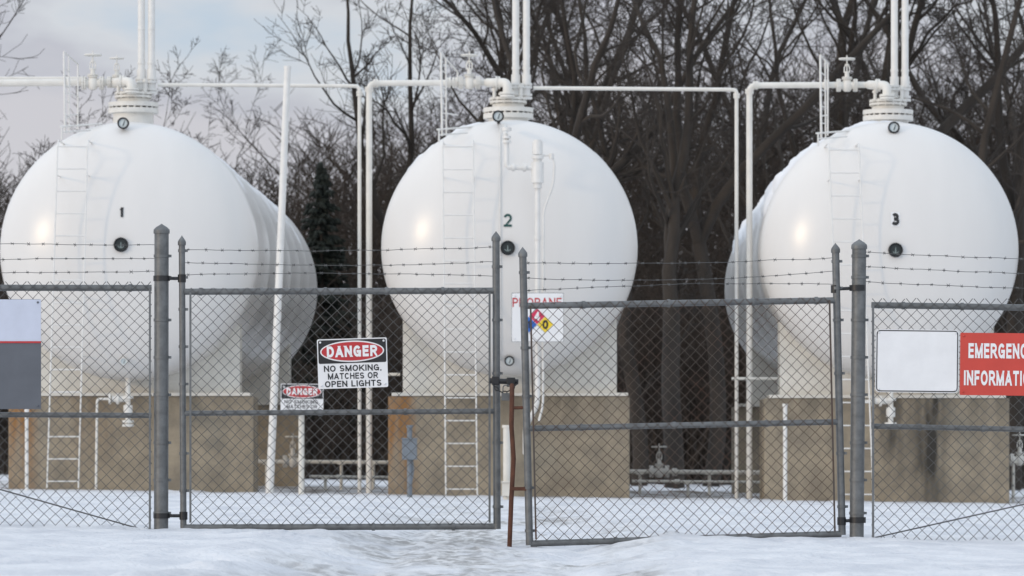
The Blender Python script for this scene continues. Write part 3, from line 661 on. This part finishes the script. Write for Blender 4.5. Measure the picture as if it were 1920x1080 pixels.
def sag(x0,y0,x1,y1,s):
    return [(x0+(x1-x0)*t,y0+(y1-y0)*t+s*4*t*(1-t)) for t in np.linspace(0,1,13)]
def rail(x0,y0,x1,y1,D,r=5.5,bands=()):
    mb=MB(); mb.tube([at(x0,y0,D),at(x1,y1,D)],r*D/F,14)
    for b_ in bands:
        y=y0+(y1-y0)*(b_-x0)/(x1-x0); mb.steps(at(b_,y,D),(1,0,0),[(-.012,.012,(r+1.4)*D/F)],14)
    for b_ in np.arange(x0+15,x1-10,47):
        y=y0+(y1-y0)*(b_-x0)/(x1-x0); mb.steps(at(b_+random.uniform(-5,5),y,D),(1,0,random.uniform(-.3,.3)),[(-.003,.003,(r+.7)*D/F)],12)
    return mb
def vpost(x0,yt,x1,yb,D,r,bands=(),cap=True):
    mb=MB(); k=D/F; a=at(x0,yt,D); b_=at(x1,yb,D); mb.tube([b_,a],r*k,18)
    for y in bands:
        t=(y-yt)/(yb-yt); mb.steps(a.lerp(b_,t),(0,0,1),[(-.011,.011,(r+1.3)*k)],18)
        q=a.lerp(b_,t); mb.box((q.x+r*k,q.y-.012,q.z-.010),(q.x+(r+5)*k,q.y+.012,q.z+.010))
    if cap: mb.lathe(a,(0,0,1),[(-.02,(r+1.6)*k),(0,(r+1.8)*k),(.012,(r+1.2)*k),(.03,r*.75*k),(.045,r*.3*k),(.055,.002)],18)
    return mb
G='chain link fence panels'
def npart(par,name,chunk,mt):
    v,f=chunk; me=npmesh(name,[(v-np.array(par.location)[None,:],f)],mt); o=bpy.data.objects.new(name,me); COL.objects.link(o); o.parent=par; return o
for x0,x1,yt,yb in((303,302,433,1004),(1611,1606,462,1010)):
    b_=tuple(at(x1,yb,FD)); e=thing('fence_post','thick grey steel gate post with rounded cap','post',b_,'thick gate posts')
    part(e,'pole',vpost(x0,yt,x1,yb+25,FD,13.5,(480,520,600,670,740,830,900,962)),M_galv,b_)
    if x0>1000:
        for y in(540,975):
            mb=MB(); a=at(1608,y,FD); c_=at(1566 if y<600 else 1578,y+2,FD); mb.tube([a,c_],.013,8); mb.steps(c_,(0,0,1),[(-.03,.03,.034)],14); mb.steps(a,(0,0,1),[(-.022,.022,.064)],16)
            part(e,'hinge',mb,M_black,b_)
def panel(lab,x0,x1,rl_,rm,yt,yb,wires,diag,barbs):
    b_=at((x0+x1)/2,yb,FD); e=thing('chain_link_fence',lab,'fence',tuple(b_),G)
    part(e,'top_rail',rail(x0,rl_[0],x1,rl_[1],FD,6,(x0+60,x0+170,x1-40)),M_galv,tuple(b_)); part(e,'middle_rail',rail(x0,rm[0],x1,rm[1],FD,5,(x0+90,x0+210)),M_galv,tuple(b_))
    npart(e,'chain_link_mesh',chain(x0,x1,yt,yb,FD-.03),M_wire)
    mb=MB(); mb.tube([at(*diag[0],FD-.04),at(*diag[1],FD-.04)],.0055,6); part(e,'tension_rod',mb,M_wire,tuple(b_))
    mb=MB(); xv=barbs; mb.box(tuple(at(xv-2,yb-3,FD-.05)),tuple(at(xv+2,rl_[0],FD-.04))); part(e,'tension_bar',mb,M_galv,tuple(b_))
    for w in wires: part(e,'barbed_wire',barbed(w,FD),M_wire,tuple(b_))
    return e
panel('grey chain link fence with barbed wire and sign',-330,284,(539,540),(776,779),528,996,[sag(-330,456,292,459,0),sag(-330,484,292,485,1),sag(-330,509,292,509,2)],((-70,898),(282,997)),281)
panel('grey chain link fence with barbed wire and signs',1634,2250,(572,582),(799,812),560,1016,[sag(1622,473,2250,494,3),sag(1622,500,2250,521,3),sag(1622,528,2250,548,4)],((1640,1008),(1990,930)),1637)
def hinge(par,org,x,y,D,x1,D1):
    mb=MB(); a=at(x,y,D); b_=at(x1,y,D1); mb.tube([a,b_],.013,8); mb.steps(b_,(0,0,1),[(-.03,.03,.032)],14); mb.steps(a,(0,0,1),[(-.02,.02,.064)],16); mb.tube([a.lerp(b_,.45)-Vector((0,.03,0)),a.lerp(b_,.45)+Vector((0,.03,0))],.014,6)
    part(par,'hinge',mb,M_black,org)
gb=tuple(at(343,995,FD)); g1=thing('chain_link_gate','grey chain link gate with barbed wire and danger sign','gate',gb,'swinging gate leaves')
part(g1,'gate_post',vpost(341,455,344,994,FD,6,(470,520,580,650,720,850,920)),M_galv,gb); part(g1,'gate_post',vpost(930,447,932,992,FD,7,(500,600,700,830,950)),M_galv,gb)
part(g1,'top_rail',rail(346,547,926,545,FD,6,(376,490,610,725,830)),M_galv,gb); part(g1,'middle_rail',rail(346,775,926,771,FD,5,(420,600,760)),M_galv,gb); part(g1,'bottom_rail',rail(346,989,930,987,FD,6,(470,700,850)),M_galv,gb)
npart(g1,'chain_link_mesh',chain(357,918,540,984,FD-.025),M_wire)
for x in(357,918):
    mb=MB(); mb.box(tuple(at(x-2,980,FD-.05)),tuple(at(x+2,548,FD-.04))); part(g1,'tension_bar',mb,M_galv,gb)
for w in([*sag(345,468,926,463,4)],[*sag(345,492,926,491,6)],[*sag(345,515,926,518,-4)]): part(g1,'barbed_wire',barbed(w,FD),M_wire,gb)
hinge(g1,gb,303,522,FD,341,FD); hinge(g1,gb,303,967,FD,344,FD)
gb=tuple(at(1578,1003,FD)); g2=thing('chain_link_gate','sagging chain link gate standing ajar with rusty mesh','gate',gb,'swinging gate leaves')
part(g2,'gate_post',vpost(1579,469,1579,1003,FD,7,(490,540,600,700,850,950)),M_galv,gb); part(g2,'gate_post',vpost(988,466,988,1007,FD,7,(500,560,640,730,900,980)),M_galv,gb)
part(g2,'top_rail',rail(990,562,1577,563,FD,6,(1100,1260,1420,1540)),M_galv,gb); part(g2,'middle_rail',rail(990,790,1577,791,FD,5.5,(1090,1265,1440)),M_galv,gb); part(g2,'bottom_rail',rail(990,1004,1577,1001,FD,6,(1150,1400)),M_galv,gb)
npart(g2,'chain_link_mesh',chain(999,1563,557,998,FD-.025),M_rwire)
for x in(999,1564):
    mb=MB(); mb.box(tuple(at(x-1.5,996,FD-.05)),tuple(at(x+1.5,562,FD-.04))); part(g2,'tension_bar',mb,M_rwire,gb)
for w in(sag(990,482,1574,483,5),sag(990,510,1574,508,10),sag(990,534,1574,533,-6)): part(g2,'barbed_wire',barbed(w,FD),M_wire,gb)
g2.rotation_euler=(0,-math.radians(1.35),math.radians(7))
# drop rod + latch
rb=tuple(at(955,1030,FD-.3)); e=thing('drop_rod','rusty drop rod between the two gate leaves','rod',rb)
D=FD-.3; mb=MB(); mb.tube([at(955,1032,D),at(959,930,D),at(963,860,D),at(959,800,D),at(960,740,D),at(960,722,D+.1)],4.5*D/F,10); part(e,'rod',mb,M_rust,rb)
mb=MB(); mb.tube(fillet([at(958,765,D),at(985,764,D),at(992,764,D)],.02),3*D/F,8); part(e,'bracket',mb,M_rust,rb)
mb=MB(); mb.box(tuple(at(958,920,D-.02)),tuple(at(995,913,D+.02))); part(e,'bracket',mb,M_rust,rb,.003)
lb=tuple(at(948,735,FD-.1)); e=thing('gate_latch','black gate latch with chain and padlock joining leaves','latch',lb); D=FD-.12
mb=MB(); mb.tube([at(918,714,D),at(972,716,D)],.022,10); mb.box(tuple(at(922,722,D-.03)),tuple(at(936,706,D+.03))); mb.box(tuple(at(950,725,D-.04)),tuple(at(966,708,D+.02))); part(e,'fork',mb,M_black,lb,.004)
mb=MB(); mb.box(tuple(at(940,751,D-.07)),tuple(at(960,737,D-.04))); mb.tube(fillet([at(943,738,D-.055),at(943,722,D-.055),at(957,722,D-.055),at(957,738,D-.055)],.03),.005,6); part(e,'padlock',mb,M_galv,lb,.004)
mb=MB()
cp=[(925,722),(931,729),(938,734),(946,736),(954,733),(961,728),(968,721)]
for q,(x,y) in enumerate(cp):
    c0=at(x,y,D-.05); nx_=cp[min(q+1,6)][0]-cp[max(q-1,0)][0]; ny=-(cp[min(q+1,6)][1]-cp[max(q-1,0)][1]); t=Vector((nx_,0,ny)).normalized(); u=Vector((-t.z,0,t.x)) if q%2 else Vector((0,1,0))
    mb.tube([c0+t*.019*math.cos(a)+u*.011*math.sin(a) for a in np.linspace(0,2*math.pi,11)],.0045,5,False)
part(e,'chain',mb,M_black,lb)
# ---------------------------------------------------------------- light, sky, camera
az=Vector((-.78,-.60,.19)).normalized()
s=bpy.data.lights.new('sun','SUN'); s.energy=.75; s.angle=math.radians(5); s.color=(1,.76,.50)
so=bpy.data.objects.new('sun',s); COL.objects.link(so); so.rotation_euler=az.to_track_quat('Z','Y').to_euler(); so.location=(-20,-10,20)
w=bpy.data.worlds.new('World'); scene.world=w; w.use_nodes=True; nt=w.node_tree; L=nt.links.new; bg=nt.nodes['Background']
sky=nd(nt,'ShaderNodeTexSky',sky_type='NISHITA'); sky.sun_disc=False; sky.sun_elevation=math.asin(az.z); sky.sun_rotation=math.atan2(az.x,az.y)
tc=nd(nt,'ShaderNodeTexCoord'); mp=nd(nt,'ShaderNodeMapping'); mp.inputs['Scale'].default_value=(14,14,38); L(tc.outputs['Generated'],mp.inputs[0])
n=nd(nt,'ShaderNodeTexNoise'); n.inputs['Scale'].default_value=1; n.inputs['Detail'].default_value=5; n.inputs['Roughness'].default_value=.5; L(mp.outputs[0],n.inputs[0])
sx=nd(nt,'ShaderNodeSeparateXYZ'); L(tc.outputs['Generated'],sx.inputs[0])
mr=nd(nt,'ShaderNodeMapRange'); L(sx.outputs[2],mr.inputs[0]); mr.inputs[1].default_value=.05; mr.inputs[2].default_value=.12; mr.inputs[3].default_value=-.25; mr.inputs[4].default_value=.10
ad=nd(nt,'ShaderNodeMath',operation='ADD'); L(n.outputs[0],ad.inputs[0]); L(mr.outputs[0],ad.inputs[1])
cr=nd(nt,'ShaderNodeValToRGB'); el=cr.color_ramp.elements; L(ad.outputs[0],cr.inputs[0])
el[0].position=.30; el[0].color=(.71,.70,.76,1); el[1].position=.68; el[1].color=(.58,.71,.86,1)
q=el.new(.43); q.color=(.62,.63,.71,1); q=el.new(.54); q.color=(.76,.79,.85,1)
mz=nd(nt,'ShaderNodeMapRange'); L(sx.outputs[2],mz.inputs[0]); mz.inputs[1].default_value=.12; mz.inputs[2].default_value=.8; mz.inputs[3].default_value=10; mz.inputs[4].default_value=16
dt=nd(nt,'ShaderNodeVectorMath',operation='DOT_PRODUCT'); L(tc.outputs['Generated'],dt.inputs[0]); dt.inputs[1].default_value=tuple(az)
gl=nd(nt,'ShaderNodeMapRange'); L(dt.outputs['Value'],gl.inputs[0]); gl.inputs[1].default_value=-.6; gl.inputs[2].default_value=1; gl.inputs[3].default_value=1; gl.inputs[4].default_value=1.55; gl.clamp=False
ml=nd(nt,'ShaderNodeMath',operation='MULTIPLY'); L(mz.outputs[0],ml.inputs[0]); L(gl.outputs[0],ml.inputs[1])
sc=nd(nt,'ShaderNodeVectorMath',operation='SCALE'); L(cr.outputs[0],sc.inputs[0]); L(ml.outputs[0],sc.inputs['Scale'])
mx=nd(nt,'ShaderNodeMix',data_type='RGBA'); mx.inputs[0].default_value=.9; L(sky.outputs[0],mx.inputs[6]); L(sc.outputs[0],mx.inputs[7])
L(mx.outputs[2],bg.inputs[0]); bg.inputs[1].default_value=.088
c=bpy.data.cameras.new('camera'); co=bpy.data.objects.new('camera',c); COL.objects.link(co); scene.camera=co
co.location=(0,0,CH); co.rotation_euler=(math.pi/2,0,0); c.sensor_width=36; c.lens=F/1920*36; c.shift_y=(HY-540)/1920
c.clip_start=.5; c.clip_end=3000; c.dof.use_dof=True; c.dof.focus_distance=FD; c.dof.aperture_fstop=6.3
scene.view_settings.view_transform='Standard'; scene.view_settings.look='None'; scene.view_settings.exposure=0
